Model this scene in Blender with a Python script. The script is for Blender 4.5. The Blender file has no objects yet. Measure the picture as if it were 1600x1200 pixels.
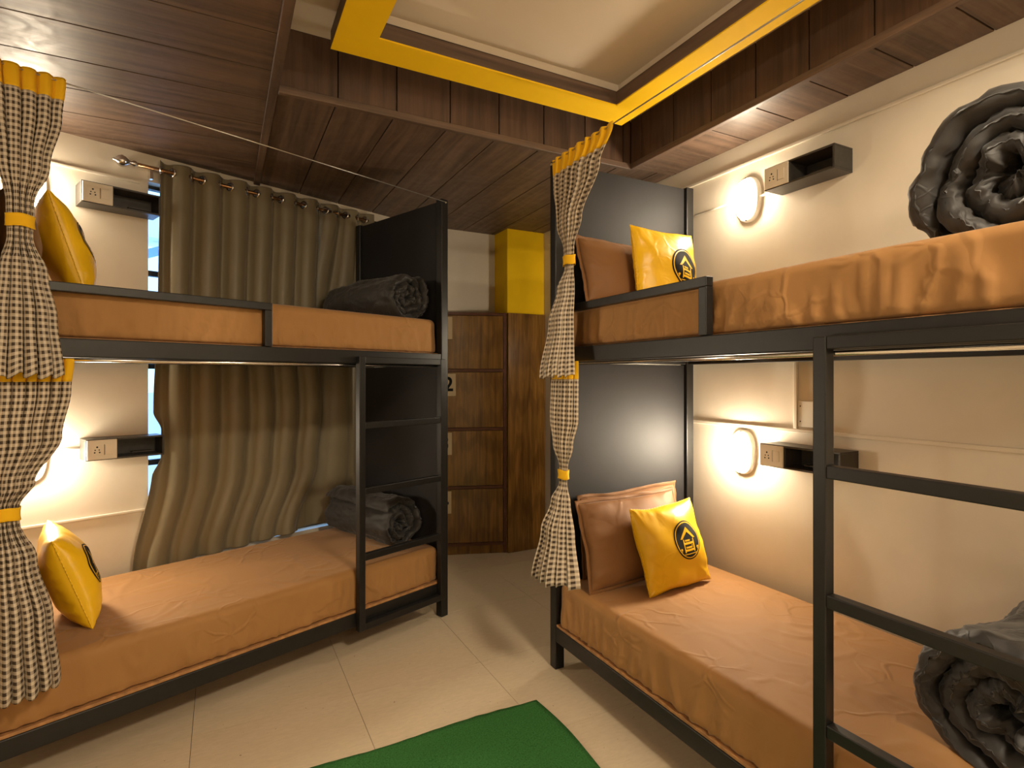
import bpy, bmesh, math, random
from mathutils import Vector, Matrix, noise
from mathutils.bvhtree import BVHTree

random.seed(7)
PI = math.pi
SC = bpy.context.scene
COL = SC.collection

# ------------------------------------------------------------------ camera, world, exposure
YAW = math.radians(27.53)
cam_d = bpy.data.cameras.new('camera')
cam = bpy.data.objects.new('camera', cam_d)
COL.objects.link(cam)
cam.location = (0, 0, 1.4)
cam.rotation_euler = (PI / 2, 0, -YAW)
cam_d.sensor_width = 36
cam_d.lens = 36 * 868.6 / 1600
cam_d.shift_y = -9.5 / 1600
cam_d.clip_start = 0.02
SC.camera = cam

W = bpy.data.worlds.new('daylight')
SC.world = W
W.use_nodes = True
W.node_tree.nodes['Background'].inputs[0].default_value = (0.30, 0.56, 1.0, 1)
W.node_tree.nodes['Background'].inputs[1].default_value = 0.8

SC.view_settings.view_transform = 'Standard'
SC.view_settings.look = 'None'
SC.view_settings.exposure = 2.0
SC.view_settings.gamma = 1.0
SC.view_settings.use_curve_mapping = False

LAMP_COL = (1.0, 0.84, 0.62)
LAMP_UP, LAMP_LOW = 29.0, 66.0
FILL_STR = 33.0

# ------------------------------------------------------------------ key dimensions (metres)
ADIR = Vector((math.cos(math.radians(20.68)), math.sin(math.radians(20.68)), 0))   # along the window wall
QDIR = Vector((-ADIR.y, ADIR.x, 0))                                               # into the window wall
LP = Vector((1.136, 3.069, 0))          # front foot corner of the bunk by the window
A_ROT = math.radians(20.68)
XR = 2.37                                # right wall
YB = 4.21                                # back wall
XL = -1.25                               # far left wall
YF = -1.6                                # wall behind the camera
ZS = 2.60                                # plank soffit
ZC = 2.855                               # main ceiling
WQ = 0.975                               # window wall, measured from the bunk front
XS, YS, XSR = 0.20, 2.48, 2.05           # soffit edges


def aq(s, q, z=0.0):
    p = LP + ADIR * s + QDIR * q
    return Vector((p.x, p.y, z))


# ------------------------------------------------------------------ materials
MATS = {}


def new_mat(name):
    m = bpy.data.materials.new(name)
    m.use_nodes = True
    nt = m.node_tree
    b = nt.nodes['Principled BSDF']
    return m, nt, b


def N(nt, t, **kw):
    n = nt.nodes.new(t)
    for k, v in kw.items():
        if k == 'inp':
            for kk, vv in v.items():
                n.inputs[kk].default_value = vv
        else:
            setattr(n, k, v)
    return n


def ramp(nt, fac, stops):
    r = nt.nodes.new('ShaderNodeValToRGB')
    while len(r.color_ramp.elements) < len(stops):
        r.color_ramp.elements.new(0.5)
    for e, (p, c) in zip(r.color_ramp.elements, stops):
        e.position = p
        e.color = (*c, 1)
    nt.links.new(fac, r.inputs[0])
    return r.outputs[0]


def coords(nt, scale=(1, 1, 1), rnd=False, kind='Object'):
    tc = N(nt, 'ShaderNodeTexCoord')
    mp = N(nt, 'ShaderNodeMapping')
    mp.inputs['Scale'].default_value = scale
    nt.links.new(tc.outputs[kind], mp.inputs['Vector'])
    if rnd:
        oi = N(nt, 'ShaderNodeObjectInfo')
        ml = N(nt, 'ShaderNodeMath', operation='MULTIPLY')
        ml.inputs[1].default_value = 37.0
        nt.links.new(oi.outputs['Random'], ml.inputs[0])
        cx = N(nt, 'ShaderNodeCombineXYZ')
        for i in range(3):
            nt.links.new(ml.outputs[0], cx.inputs[i])
        nt.links.new(cx.outputs[0], mp.inputs['Location'])
    return mp.outputs[0]


def noise_tex(nt, vec, scale, detail=4, rough=0.55, dist=0.0):
    n = N(nt, 'ShaderNodeTexNoise')
    n.inputs['Scale'].default_value = scale
    n.inputs['Detail'].default_value = detail
    n.inputs['Roughness'].default_value = rough
    n.inputs['Distortion'].default_value = dist
    nt.links.new(vec, n.inputs['Vector'])
    return n.outputs['Fac']


def bump(nt, b, h, strength=0.2, dist=0.01, prev=None):
    bp = N(nt, 'ShaderNodeBump')
    bp.inputs['Strength'].default_value = strength
    bp.inputs['Distance'].default_value = dist
    nt.links.new(h, bp.inputs['Height'])
    if prev is not None:
        nt.links.new(prev, bp.inputs['Normal'])
    nt.links.new(bp.outputs[0], b.inputs['Normal'])
    return bp.outputs[0]


def mat_simple(name, col, rough=0.5, metal=0.0, spec=0.5, var=0.0, nscale=20.0, bmp=0.0, rnd=False, scale=(1, 1, 1), sheen=0.0):
    m, nt, b = new_mat(name)
    b.inputs['Base Color'].default_value = (*col, 1)
    b.inputs['Roughness'].default_value = rough
    b.inputs['Metallic'].default_value = metal
    b.inputs['Specular IOR Level'].default_value = spec
    if sheen:
        b.inputs['Sheen Weight'].default_value = sheen
    if var or bmp:
        v = coords(nt, scale, rnd)
        f = noise_tex(nt, v, nscale)
        if var:
            lo = tuple(max(0, c * (1 - var)) for c in col)
            hi = tuple(min(1, c * (1 + var)) for c in col)
            nt.links.new(ramp(nt, f, [(0.3, lo), (0.7, hi)]), b.inputs['Base Color'])
        if bmp:
            bump(nt, b, f, bmp, 0.004)
    MATS[name] = m
    return m


def mat_wood(name, dark, light, axis, rough=0.4, scuff=0.0, gscale=1.0, rnd=True, coat=0.0, cathedral=False):
    m, nt, b = new_mat(name)
    sc = [26.0 * gscale] * 3
    sc[axis] = 1.3 * gscale
    v = coords(nt, tuple(sc), rnd)
    f = noise_tex(nt, v, 1.0, 8, 0.62, 0.6)
    col = ramp(nt, f, [(0.30, dark), (0.70, light)])
    if cathedral:
        sc2 = [5.0] * 3
        sc2[axis] = 0.55
        v2 = coords(nt, tuple(sc2), rnd)
        wv = N(nt, 'ShaderNodeTexWave', wave_type='RINGS', rings_direction='X')
        wv.inputs['Scale'].default_value = 2.6
        wv.inputs['Distortion'].default_value = 5.0
        wv.inputs['Detail'].default_value = 2.0
        nt.links.new(v2, wv.inputs['Vector'])
        mx = N(nt, 'ShaderNodeMix', data_type='RGBA', blend_type='MULTIPLY')
        mx.inputs[0].default_value = 0.55
        nt.links.new(col, mx.inputs[6])
        nt.links.new(ramp(nt, wv.outputs['Fac'], [(0.15, (0.55, 0.5, 0.45)), (0.55, (1, 1, 1))]), mx.inputs[7])
        col = mx.outputs[2]
    if scuff:
        vs = coords(nt, (3, 3, 3), rnd)
        s = noise_tex(nt, vs, 1.6, 6, 0.7, 2.5)
        mx = N(nt, 'ShaderNodeMix', data_type='RGBA')
        nt.links.new(ramp(nt, s, [(0.62, (0, 0, 0)), (0.86, (scuff,) * 3)]), mx.inputs[0])
        nt.links.new(col, mx.inputs[6])
        mx.inputs[7].default_value = (0.20, 0.15, 0.12, 1)
        col = mx.outputs[2]
        nt.links.new(ramp(nt, s, [(0.3, (rough * 0.8,) * 3), (0.8, (min(1, rough * 1.35),) * 3)]), b.inputs['Roughness'])
    else:
        b.inputs['Roughness'].default_value = rough
    nt.links.new(col, b.inputs['Base Color'])
    b.inputs['Coat Weight'].default_value = coat
    b.inputs['Coat Roughness'].default_value = 0.12
    bump(nt, b, f, 0.10, 0.002)
    MATS[name] = m
    return m


def mat_fabric(name, col, rough=0.8, weave=420.0, wrinkle=0.0, wscale=5.0, sheen=0.2, var=0.12, spec=0.3, fine=0.12):
    m, nt, b = new_mat(name)
    v = coords(nt, (1, 1, 1), True)
    f = noise_tex(nt, v, 3.0, 3)
    lo = tuple(c * (1 - var) for c in col)
    hi = tuple(min(1, c * (1 + var)) for c in col)
    nt.links.new(ramp(nt, f, [(0.3, lo), (0.7, hi)]), b.inputs['Base Color'])
    b.inputs['Roughness'].default_value = rough
    b.inputs['Specular IOR Level'].default_value = spec
    b.inputs['Sheen Weight'].default_value = sheen
    b.inputs['Sheen Roughness'].default_value = 0.4
    w = noise_tex(nt, v, weave, 2)
    prev = None
    if wrinkle:
        # sharp creases: ridged, strongly distorted noise
        nv = N(nt, 'ShaderNodeTexNoise')
        nv.inputs['Scale'].default_value = wscale * .6
        nv.inputs['Detail'].default_value = 2
        nt.links.new(v, nv.inputs['Vector'])
        sc_ = N(nt, 'ShaderNodeVectorMath', operation='SCALE')
        sc_.inputs['Scale'].default_value = .30
        nt.links.new(nv.outputs['Color'], sc_.inputs[0])
        va = N(nt, 'ShaderNodeVectorMath', operation='ADD')
        nt.links.new(v, va.inputs[0])
        nt.links.new(sc_.outputs[0], va.inputs[1])
        vo = N(nt, 'ShaderNodeTexVoronoi', feature='DISTANCE_TO_EDGE')
        vo.inputs['Scale'].default_value = wscale
        nt.links.new(va.outputs[0], vo.inputs['Vector'])
        a2 = vo
        mr = N(nt, 'ShaderNodeMapRange')
        mr.inputs[1].default_value = 0.0
        mr.inputs[2].default_value = 0.10
        mr.inputs[3].default_value = 1.0
        mr.inputs[4].default_value = 0.0
        mr.interpolation_type = 'SMOOTHSTEP'
        nt.links.new(a2.outputs[0], mr.inputs[0])
        msk = noise_tex(nt, v, wscale * 0.55, 2)
        mm = N(nt, 'ShaderNodeMapRange')
        mm.inputs[1].default_value = 0.45
        mm.inputs[2].default_value = 0.65
        nt.links.new(msk, mm.inputs[0])
        mu = N(nt, 'ShaderNodeMath', operation='MULTIPLY')
        nt.links.new(mr.outputs[0], mu.inputs[0])
        nt.links.new(mm.outputs[0], mu.inputs[1])
        prev = bump(nt, b, mu.outputs[0], wrinkle, 0.006)
    if fine:
        bump(nt, b, w, fine, 0.001, prev)
    MATS[name] = m
    return m


def mat_gingham(name):
    m, nt, b = new_mat(name)
    tc = N(nt, 'ShaderNodeTexCoord')
    sp = N(nt, 'ShaderNodeSeparateXYZ')
    nt.links.new(tc.outputs['UV'], sp.inputs[0])
    st = []
    for i in (0, 1):
        d = N(nt, 'ShaderNodeMath', operation='DIVIDE')
        d.inputs[1].default_value = 0.021
        nt.links.new(sp.outputs[i], d.inputs[0])
        fr = N(nt, 'ShaderNodeMath', operation='FRACT')
        nt.links.new(d.outputs[0], fr.inputs[0])
        gt = N(nt, 'ShaderNodeMath', operation='GREATER_THAN')
        gt.inputs[1].default_value = 0.5
        nt.links.new(fr.outputs[0], gt.inputs[0])
        st.append(gt.outputs[0])
    ad = N(nt, 'ShaderNodeMath', operation='ADD')
    nt.links.new(st[0], ad.inputs[0])
    nt.links.new(st[1], ad.inputs[1])
    hf = N(nt, 'ShaderNodeMath', operation='MULTIPLY')
    hf.inputs[1].default_value = 0.5
    nt.links.new(ad.outputs[0], hf.inputs[0])
    rr = N(nt, 'ShaderNodeValToRGB')
    rr.color_ramp.interpolation = 'CONSTANT'
    while len(rr.color_ramp.elements) < 3:
        rr.color_ramp.elements.new(0.5)
    for e, (p, c) in zip(rr.color_ramp.elements, [(0.0, (0.72, 0.63, 0.50)), (0.3, (0.47, 0.39, 0.295)), (0.8, (0.085, 0.060, 0.042))]):
        e.position = p
        e.color = (*c, 1)
    nt.links.new(hf.outputs[0], rr.inputs[0])
    nt.links.new(rr.outputs[0], b.inputs['Base Color'])
    b.inputs['Roughness'].default_value = 0.85
    b.inputs['Specular IOR Level'].default_value = 0.2
    tr = N(nt, 'ShaderNodeBsdfTranslucent')
    nt.links.new(rr.outputs[0], tr.inputs[0])
    mx = N(nt, 'ShaderNodeMixShader')
    mx.inputs[0].default_value = 0.22
    out = nt.nodes['Material Output']
    nt.links.new(b.outputs[0], mx.inputs[1])
    nt.links.new(tr.outputs[0], mx.inputs[2])
    nt.links.new(mx.outputs[0], out.inputs[0])
    MATS[name] = m
    return m


def mat_emit(name, col, strength):
    m, nt, b = new_mat(name)
    b.inputs['Base Color'].default_value = (0.9, 0.9, 0.88, 1)
    b.inputs['Roughness'].default_value = 0.3
    b.inputs['Emission Color'].default_value = (*col, 1)
    b.inputs['Emission Strength'].default_value = strength
    MATS[name] = m
    return m


mat_simple('wall_paint', (0.69, 0.622, 0.51), 0.42, spec=0.4, var=0.05, nscale=3.0, bmp=0.05)
mat_simple('ceiling_paint', (0.74, 0.65, 0.53), 0.7, var=0.03, nscale=2.0)
mat_simple('yellow_paint', (0.93, 0.59, 0.004), 0.75, spec=0.25, var=0.05, nscale=3.0, bmp=0.03)
mat_simple('cord_white', (0.75, 0.70, 0.60), 0.45)
mat_wood('plank_x', (0.056, 0.034, 0.023), (0.170, 0.104, 0.068), 0, 0.50, scuff=0.30)
mat_wood('plank_y', (0.056, 0.034, 0.023), (0.170, 0.104, 0.068), 1, 0.50, scuff=0.22)
mat_wood('plank_z', (0.044, 0.024, 0.015), (0.125, 0.068, 0.040), 2, 0.45, scuff=0.12)
mat_simple('groove', (0.012, 0.008, 0.006), 0.7)
mat_wood('locker_wood', (0.115, 0.052, 0.007), (0.32, 0.155, 0.028), 2, 0.22, gscale=1.4, coat=0.12, cathedral=True)
mat_wood('locker_door', (0.115, 0.052, 0.007), (0.32, 0.155, 0.028), 1, 0.24, gscale=1.4, coat=0.12, cathedral=True)
mat_simple('locker_edge', (0.10, 0.030, 0.012), 0.35, var=0.2)
mat_simple('black_metal', (0.0095, 0.0088, 0.0083), 0.40, spec=0.45, var=0.25, nscale=30, bmp=0.05)
mat_simple('black_board', (0.015, 0.0138, 0.0148), 0.58, spec=0.36, var=0.3, nscale=2.5, bmp=0.02)
mat_simple('box_laminate', (0.035, 0.031, 0.027), 0.4, var=0.2, nscale=40)
mat_simple('plywood', (0.40, 0.20, 0.075), 0.6, var=0.3, nscale=30)
mat_simple('chrome', (0.75, 0.73, 0.70), 0.18, metal=1.0)
mat_simple('bronze', (0.42, 0.24, 0.12), 0.22, metal=1.0)
mat_simple('steel_wire', (0.62, 0.60, 0.56), 0.35, metal=1.0)
mat_simple('switch_plastic', (0.72, 0.66, 0.55), 0.35)
mat_simple('hole_dark', (0.01, 0.01, 0.01), 0.6)
mat_simple('lamp_plastic', (0.80, 0.76, 0.68), 0.35)
mat_simple('window_metal', (0.02, 0.02, 0.022), 0.4)
mat_simple('outside_white', (0.8, 0.82, 0.85), 0.6)
mat_simple('outside_blue', (0.25, 0.38, 0.6), 0.6)
mat_simple('paper', (0.60, 0.47, 0.28), 0.7)
mat_simple('ink', (0.006, 0.006, 0.006), 0.8, spec=0.25)
mat_fabric('sheet_brown', (0.345, 0.174, 0.058), 0.75, wrinkle=0.55, wscale=6.0, sheen=0.15, var=0.05)
mat_fabric('pillow_brown', (0.205, 0.094, 0.032), 0.6, wrinkle=0.25, wscale=5, sheen=0.15, var=0.06)
mat_fabric('yellow_satin', (0.80, 0.47, 0.006), 0.38, wrinkle=0.20, wscale=7, sheen=0.0, var=0.04, spec=0.45, fine=0.05)
mat_fabric('yellow_cotton', (0.80, 0.45, 0.006), 0.8, sheen=0.1, var=0.05)
mat_fabric('duvet_black', (0.029, 0.027, 0.026), 0.6, wrinkle=0.3, wscale=11, sheen=0.15, var=0.1, spec=0.45)
mat_fabric('olive_satin', (0.205, 0.172, 0.106), 0.46, sheen=0.3, var=0.06, spec=0.45, fine=0.06)
mat_gingham('gingham')
mat_emit('lamp_glass_upper', LAMP_COL, LAMP_UP)
mat_emit('lamp_glass_lower', LAMP_COL, LAMP_LOW)
mat_emit('fill_glass', (1.0, 0.84, 0.62), FILL_STR)


def mat_floor():
    m, nt, b = new_mat('floor_tile')
    v = coords(nt, (14, 46, 1), True)
    v2 = coords(nt, (1, 1, 1), True)
    f = noise_tex(nt, v, 2.0, 5, 0.6, 0.4)
    g = noise_tex(nt, v2, 1.3, 3)
    c = ramp(nt, f, [(0.3, (0.57, 0.47, 0.33)), (0.7, (0.64, 0.53, 0.385))])
    sp = noise_tex(nt, v2, 55.0, 2, 0.5)
    mx = N(nt, 'ShaderNodeMix', data_type='RGBA')
    nt.links.new(ramp(nt, sp, [(0.74, (0, 0, 0)), (0.78, (0.7, 0.7, 0.7))]), mx.inputs[0])
    nt.links.new(c, mx.inputs[6])
    mx.inputs[7].default_value = (0.16, 0.10, 0.06, 1)
    m2 = N(nt, 'ShaderNodeMix', data_type='RGBA', blend_type='MULTIPLY')
    m2.inputs[0].default_value = 0.35
    nt.links.new(mx.outputs[2], m2.inputs[6])
    nt.links.new(ramp(nt, g, [(0.3, (0.75, 0.72, 0.66)), (0.7, (1, 1, 1))]), m2.inputs[7])
    nt.links.new(m2.outputs[2], b.inputs['Base Color'])
    b.inputs['Roughness'].default_value = 0.42
    bump(nt, b, f, 0.05, 0.001)
    MATS['floor_tile'] = m


mat_floor()


def mat_turf():
    m, nt, b = new_mat('green_felt')
    v = coords(nt)
    f = noise_tex(nt, v, 160, 4, 0.7)
    nt.links.new(ramp(nt, f, [(0.3, (0.020, 0.085, 0.018)), (0.7, (0.055, 0.20, 0.055))]), b.inputs['Base Color'])
    b.inputs['Roughness'].default_value = 0.95
    b.inputs['Specular IOR Level'].default_value = 0.1
    bump(nt, b, f, 0.8, 0.006)
    MATS['green_felt'] = m


mat_turf()


def mat_glass():
    m, nt, b = new_mat('window_glass')
    b.inputs['Base Color'].default_value = (0.95, 0.98, 1, 1)
    b.inputs['Roughness'].default_value = 0.02
    b.inputs['Transmission Weight'].default_value = 1.0
    b.inputs['IOR'].default_value = 1.1
    MATS['window_glass'] = m


mat_glass()


# ------------------------------------------------------------------ mesh helpers
class MB:
    def __init__(self):
        self.v, self.f, self.uv = [], [], None

    def box(self, x0, x1, y0, y1, z0, z1):
        i = len(self.v)
        self.v += [(x, y, z) for z in (z0, z1) for y in (y0, y1) for x in (x0, x1)]
        for q in ((0, 2, 3, 1), (4, 5, 7, 6), (0, 1, 5, 4), (2, 6, 7, 3), (0, 4, 6, 2), (1, 3, 7, 5)):
            self.f.append(tuple(i + k for k in q))
        return self

    def prism(self, poly, z0, z1):
        n = len(poly)
        i = len(self.v)
        self.v += [(p[0], p[1], z0) for p in poly] + [(p[0], p[1], z1) for p in poly]
        self.f.append(tuple(i + k for k in reversed(range(n))))
        self.f.append(tuple(i + n + k for k in range(n)))
        for k in range(n):
            k2 = (k + 1) % n
            self.f.append((i + k, i + k2, i + n + k2, i + n + k))
        return self

    def obox(self, o, a, b, c):
        """box from corner o with edge vectors a, b, c"""
        o, a, b, c = map(Vector, (o, a, b, c))
        i = len(self.v)
        for kc in (0, 1):
            for kb in (0, 1):
                for ka in (0, 1):
                    self.v.append(tuple(o + a * ka + b * kb + c * kc))
        for q in ((0, 2, 3, 1), (4, 5, 7, 6), (0, 1, 5, 4), (2, 6, 7, 3), (0, 4, 6, 2), (1, 3, 7, 5)):
            self.f.append(tuple(i + k for k in q))
        return self

    def tube(self, p0, p1, r, n=12, r1=None):
        p0, p1 = Vector(p0), Vector(p1)
        d = (p1 - p0).normalized()
        u = d.orthogonal().normalized()
        w = d.cross(u)
        i = len(self.v)
        for p, rr in ((p0, r), (p1, r if r1 is None else r1)):
            for k in range(n):
                a = 2 * PI * k / n
                self.v.append(tuple(p + (u * math.cos(a) + w * math.sin(a)) * rr))
        for k in range(n):
            k2 = (k + 1) % n
            self.f.append((i + k, i + k2, i + n + k2, i + n + k))
        self.f.append(tuple(i + k for k in reversed(range(n))))
        self.f.append(tuple(i + n + k for k in range(n)))
        return self

    def path_tube(self, pts, r, n=8):
        for a, b in zip(pts[:-1], pts[1:]):
            self.tube(a, b, r, n)
        return self

    def grid(self, fn, nu, nv, wrap_u=False):
        i = len(self.v)
        for b in range(nv + 1):
            for a in range(nu if wrap_u else nu + 1):
                self.v.append(tuple(fn(a / nu, b / nv)))
        st = nu if wrap_u else nu + 1
        for b in range(nv):
            for a in range(nu):
                a2 = (a + 1) % nu if wrap_u else a + 1
                self.f.append((i + b * st + a, i + b * st + a2, i + (b + 1) * st + a2, i + (b + 1) * st + a))
        return self

    def torus(self, c, nrm, R, r, n=20, m=8):
        c, nrm = Vector(c), Vector(nrm).normalized()
        u = nrm.orthogonal().normalized()
        w = nrm.cross(u)

        def fn(a, b):
            t, p = 2 * PI * a, 2 * PI * b
            d = u * math.cos(t) + w * math.sin(t)
            return c + d * (R + r * math.cos(p)) + nrm * (r * math.sin(p))
        return self.grid(fn, n, m, wrap_u=True)

    def lathe(self, prof, origin, axis, n=20):
        """prof: (distance along axis, radius)"""
        o, ax = Vector(origin), Vector(axis).normalized()
        u = ax.orthogonal().normalized()
        w = ax.cross(u)
        i = len(self.v)
        for d, r in prof:
            for k in range(n):
                a = 2 * PI * k / n
                self.v.append(tuple(o + ax * d + (u * math.cos(a) + w * math.sin(a)) * r))
        for j in range(len(prof) - 1):
            for k in range(n):
                k2 = (k + 1) % n
                self.f.append((i + j * n + k, i + j * n + k2, i + (j + 1) * n + k2, i + (j + 1) * n + k))
        self.f.append(tuple(i + k for k in reversed(range(n))))
        self.f.append(tuple(i + (len(prof) - 1) * n + k for k in range(n)))
        return self

    def build(self, name, mat, parent=None, smooth=False, bevel=0.0, solid=0.0, sub=0):
        me = bpy.data.meshes.new(name)
        me.from_pydata(self.v, [], self.f)
        if self.uv is not None:
            ul = me.uv_layers.new(name='UVMap')
            for li, l in enumerate(me.loops):
                ul.data[li].uv = self.uv[l.vertex_index]
        me.materials.append(MATS[mat])
        bm = bmesh.new()
        bm.from_mesh(me)
        bmesh.ops.recalc_face_normals(bm, faces=bm.faces)
        bm.to_mesh(me)
        bm.free()
        if smooth:
            me.shade_smooth()
        o = bpy.data.objects.new(name, me)
        COL.objects.link(o)
        if parent is not None:
            o.parent = parent
        if solid:
            md = o.modifiers.new('thickness', 'SOLIDIFY')
            md.thickness = solid
            md.offset = 0
        if bevel:
            md = o.modifiers.new('bevel', 'BEVEL')
            md.width = bevel
            md.segments = 2
            md.limit_method = 'ANGLE'
        if sub:
            md = o.modifiers.new('subdivision', 'SUBSURF')
            md.levels = sub
            md.render_levels = sub
        return o


def tag(o, label=None, cat=None, group=None, kind=None):
    if label:
        o['label'] = label
    if cat:
        o['category'] = cat
    if group:
        o['group'] = group
    if kind:
        o['kind'] = kind
    return o


def thing(name, label, cat, mtx=None, group=None):
    o = bpy.data.objects.new(name, None)
    o.empty_display_size = 0.1
    COL.objects.link(o)
    if mtx is not None:
        o.matrix_basis = mtx
    return tag(o, label, cat, group)


def frame(o, x, y, z=None):
    """matrix from origin, x axis, y axis"""
    x = Vector(x).normalized()
    y = Vector(y)
    y = (y - x * y.dot(x)).normalized()
    z = x.cross(y)
    m = Matrix((x, y, z)).transposed().to_4x4()
    m.translation = Vector(o)
    return m


def clip(poly, p, n):
    """keep the part of a convex polygon where (q-p).n <= 0"""
    out = []
    p, n = Vector(p), Vector(n)
    for i in range(len(poly)):
        a, b = Vector((*poly[i], 0)), Vector((*poly[(i + 1) % len(poly)], 0))
        da, db = (a - p).dot(n), (b - p).dot(n)
        if da <= 0:
            out.append((a.x, a.y))
        if da * db < 0:
            c = a + (b - a) * (da / (da - db))
            out.append((c.x, c.y))
    return out


def rect(x0, x1, y0, y1):
    return [(x0, y0), (x1, y0), (x1, y1), (x0, y1)]


def lerp_rows(rows, z):
    """rows sorted by falling z; smooth interpolation of the other numbers"""
    if z >= rows[0][0]:
        return rows[0][1:]
    for a, b in zip(rows[:-1], rows[1:]):
        if z >= b[0]:
            t = (a[0] - z) / (a[0] - b[0])
            t = t * t * (3 - 2 * t)
            return tuple(p + (q - p) * t for p, q in zip(a[1:], b[1:]))
    return rows[-1][1:]


# ------------------------------------------------------------------ the setting
def build_room():
    # floor: bed of adhesive + one object per vinyl tile
    fl = MB().prism(rect(XL - .1, XR + .1, YF - .1, 4.7), -0.12, -0.004).build('floor', 'groove')
    tag(fl, 'beige stone-look vinyl tile floor', None, kind='structure')
    P = 0.6165
    xs = [0.511 + P * k for k in range(-4, 5)]
    ys = [2.50 + P * k for k in range(-7, 5)]
    g = 0.0009
    for x in xs:
        for y in ys:
            x0, x1 = max(x, XL - .05), min(x + P, XR + .05)
            y0, y1 = max(y, YF - .05), min(y + P, 4.5)
            if x1 - x0 < .02 or y1 - y0 < .02:
                continue
            MB().box(x0 + g, x1 - g, y0 + g, y1 - g, -0.004, 0.0).build('tile', 'floor_tile', fl)

    # right wall with its thin battens
    wr = MB().box(XR, XR + .15, YF - .1, 4.6, 0, 3.0).build('wall_right', 'wall_paint')
    tag(wr, 'cream painted wall behind the ladder bunk', None, kind='structure')
    MB().box(XR - .012, XR, YF, 3.9, 2.482, 2.497).build('batten', 'wall_paint', wr, bevel=.003)
    MB().box(XR - .012, XR, YF, 3.9, 1.146, 1.164).build('batten', 'wall_paint', wr, bevel=.003)
    MB().box(XR - .012, XR, 1.672, 1.690, 1.164, 1.56).build('batten', 'wall_paint', wr, bevel=.003)
    # back wall, above and beside the lockers
    wb = MB().box(1.2, XR + .1, YB, YB + .15, 0, 3.0).build('wall_back', 'wall_paint')
    tag(wb, 'cream painted wall above the lockers', None, kind='structure')
    col = MB().box(2.03, XR + .01, 3.975, YB + .02, 0, ZS + .05).build('wall_column', 'yellow_paint')
    tag(col, 'yellow painted column standing beside the lockers', None, kind='structure')
    # wall behind the camera and the far left wall
    wf = MB().box(XL - .15, XR + .15, YF - .15, YF, 0, 3.0).build('wall_front', 'wall_paint')
    tag(wf, 'cream painted wall facing the window', None, kind='structure')
    wl = MB().box(XL - .15, XL, YF - .1, 3.4, 0, 3.0).build('wall_side', 'wall_paint')
    tag(wl, 'cream painted wall at the head of the window bunk', None, kind='structure')
    # window wall (oblique) with its opening
    S0, S1, Z0, Z1 = -1.223, 0.06, 0.40, 2.455
    m = MB()
    T = 0.16
    for s0, s1, z0, z1 in ((-2.45, S0, 0, 3.0), (S1, 0.86, 0, 3.0), (S0, S1, 0, Z0), (S0, S1, Z1, 3.0)):
        m.obox(aq(s0, WQ, z0), ADIR * (s1 - s0), QDIR * T, (0, 0, z1 - z0))
    ww = m.build('wall_left', 'wall_paint')
    tag(ww, 'cream painted wall pierced by the curtained window', None, kind='structure')
    for z, s0, s1 in ((0.69, -2.2, S0), (2.43, -2.2, -1.26)):
        MB().obox(aq(s0, WQ - .010, z), ADIR * (s1 - s0), QDIR * .010, (0, 0, .014)).build('batten', 'wall_paint', ww, bevel=.003)
    # window: steel frame, bars and panes
    wn = MB()
    fw = 0.018
    q0 = WQ + .07
    for s0, s1, z0, z1 in ((S0, S0 + fw, Z0, Z1), (S1 - fw, S1, Z0, Z1), (S0, S1, Z0, Z0 + fw), (S0, S1, Z1 - fw, Z1)):
        wn.obox(aq(s0, q0, z0), ADIR * (s1 - s0), QDIR * .04, (0, 0, z1 - z0))
    win = wn.build('window_1', 'window_metal')
    tag(win, 'black steel framed window behind the olive curtain', None, kind='structure')
    for z in (0.92, 1.45, 1.96):
        MB().obox(aq(S0 + fw, q0 + .005, z), ADIR * (S1 - S0 - 2 * fw), QDIR * .03, (0, 0, .03)).build('glazing_bar', 'window_metal', win)
    for s in (-.80, -.38):
        MB().obox(aq(s, q0 + .006, Z0 + fw), ADIR * .03, QDIR * .028, (0, 0, Z1 - Z0 - 2 * fw)).build('glazing_bar', 'window_metal', win)
    zs = [Z0 + fw, 0.95, 1.48, 1.99, Z1 - fw]
    ss = [S0 + fw, -.79, -.37, S1 - fw]
    for zi in range(4):
        for si in range(3):
            MB().obox(aq(ss[si], q0 + .018, zs[zi]), ADIR * (ss[si + 1] - ss[si]), QDIR * .004,
                      (0, 0, zs[zi + 1] - zs[zi])).build('pane', 'window_glass', win)

    # main ceiling slab
    ce = MB().prism(rect(XL - .1, XR + .1, YF - .1, 4.7), ZC, ZC + .15).build('ceiling', 'ceiling_paint')
    tag(ce, 'cream painted ceiling inside the yellow frame', None, kind='structure')

    # soffits: carcass boards with separate planks hung under them
    GAP = 0.0028
    wall_p, wall_n = aq(0, WQ + .02), QDIR

    def planks(parent, polys, mat, z0=ZS, z1=ZS + .012):
        for po in polys:
            if len(po) >= 3:
                MB().prism(po, z0, z1).build('plank', mat, parent, bevel=.0015)

    sl = MB().prism(clip(rect(XL, XS - .004, YF, 4.2), wall_p, wall_n), ZS + .010, ZC).build('ceiling_soffit_left', 'groove')
    tag(sl, 'dark brown planked lowered ceiling over the window bunk', None, kind='structure')
    ps = []
    y = 2.361 - .2633 * 16
    while y < 4.2:
        y0, y1 = max(y, YF), y + .2633
        if y1 > YF + .05:
            ps.append(clip(rect(XL, XS - .03, y0 + GAP, y1 - GAP), wall_p, wall_n))
        y += .2633
    planks(sl, ps, 'plank_x')
    MB().box(XS - .03, XS + .006, YF, 3.86, ZS - .016, ZS + .02).build('edge_board', 'plank_y', sl, bevel=.003)

    sb = MB().prism(clip(rect(XS, XR, YS + .012, 4.6), wall_p, wall_n), ZS + .010, ZC).build('ceiling_soffit_back', 'groove')
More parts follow.
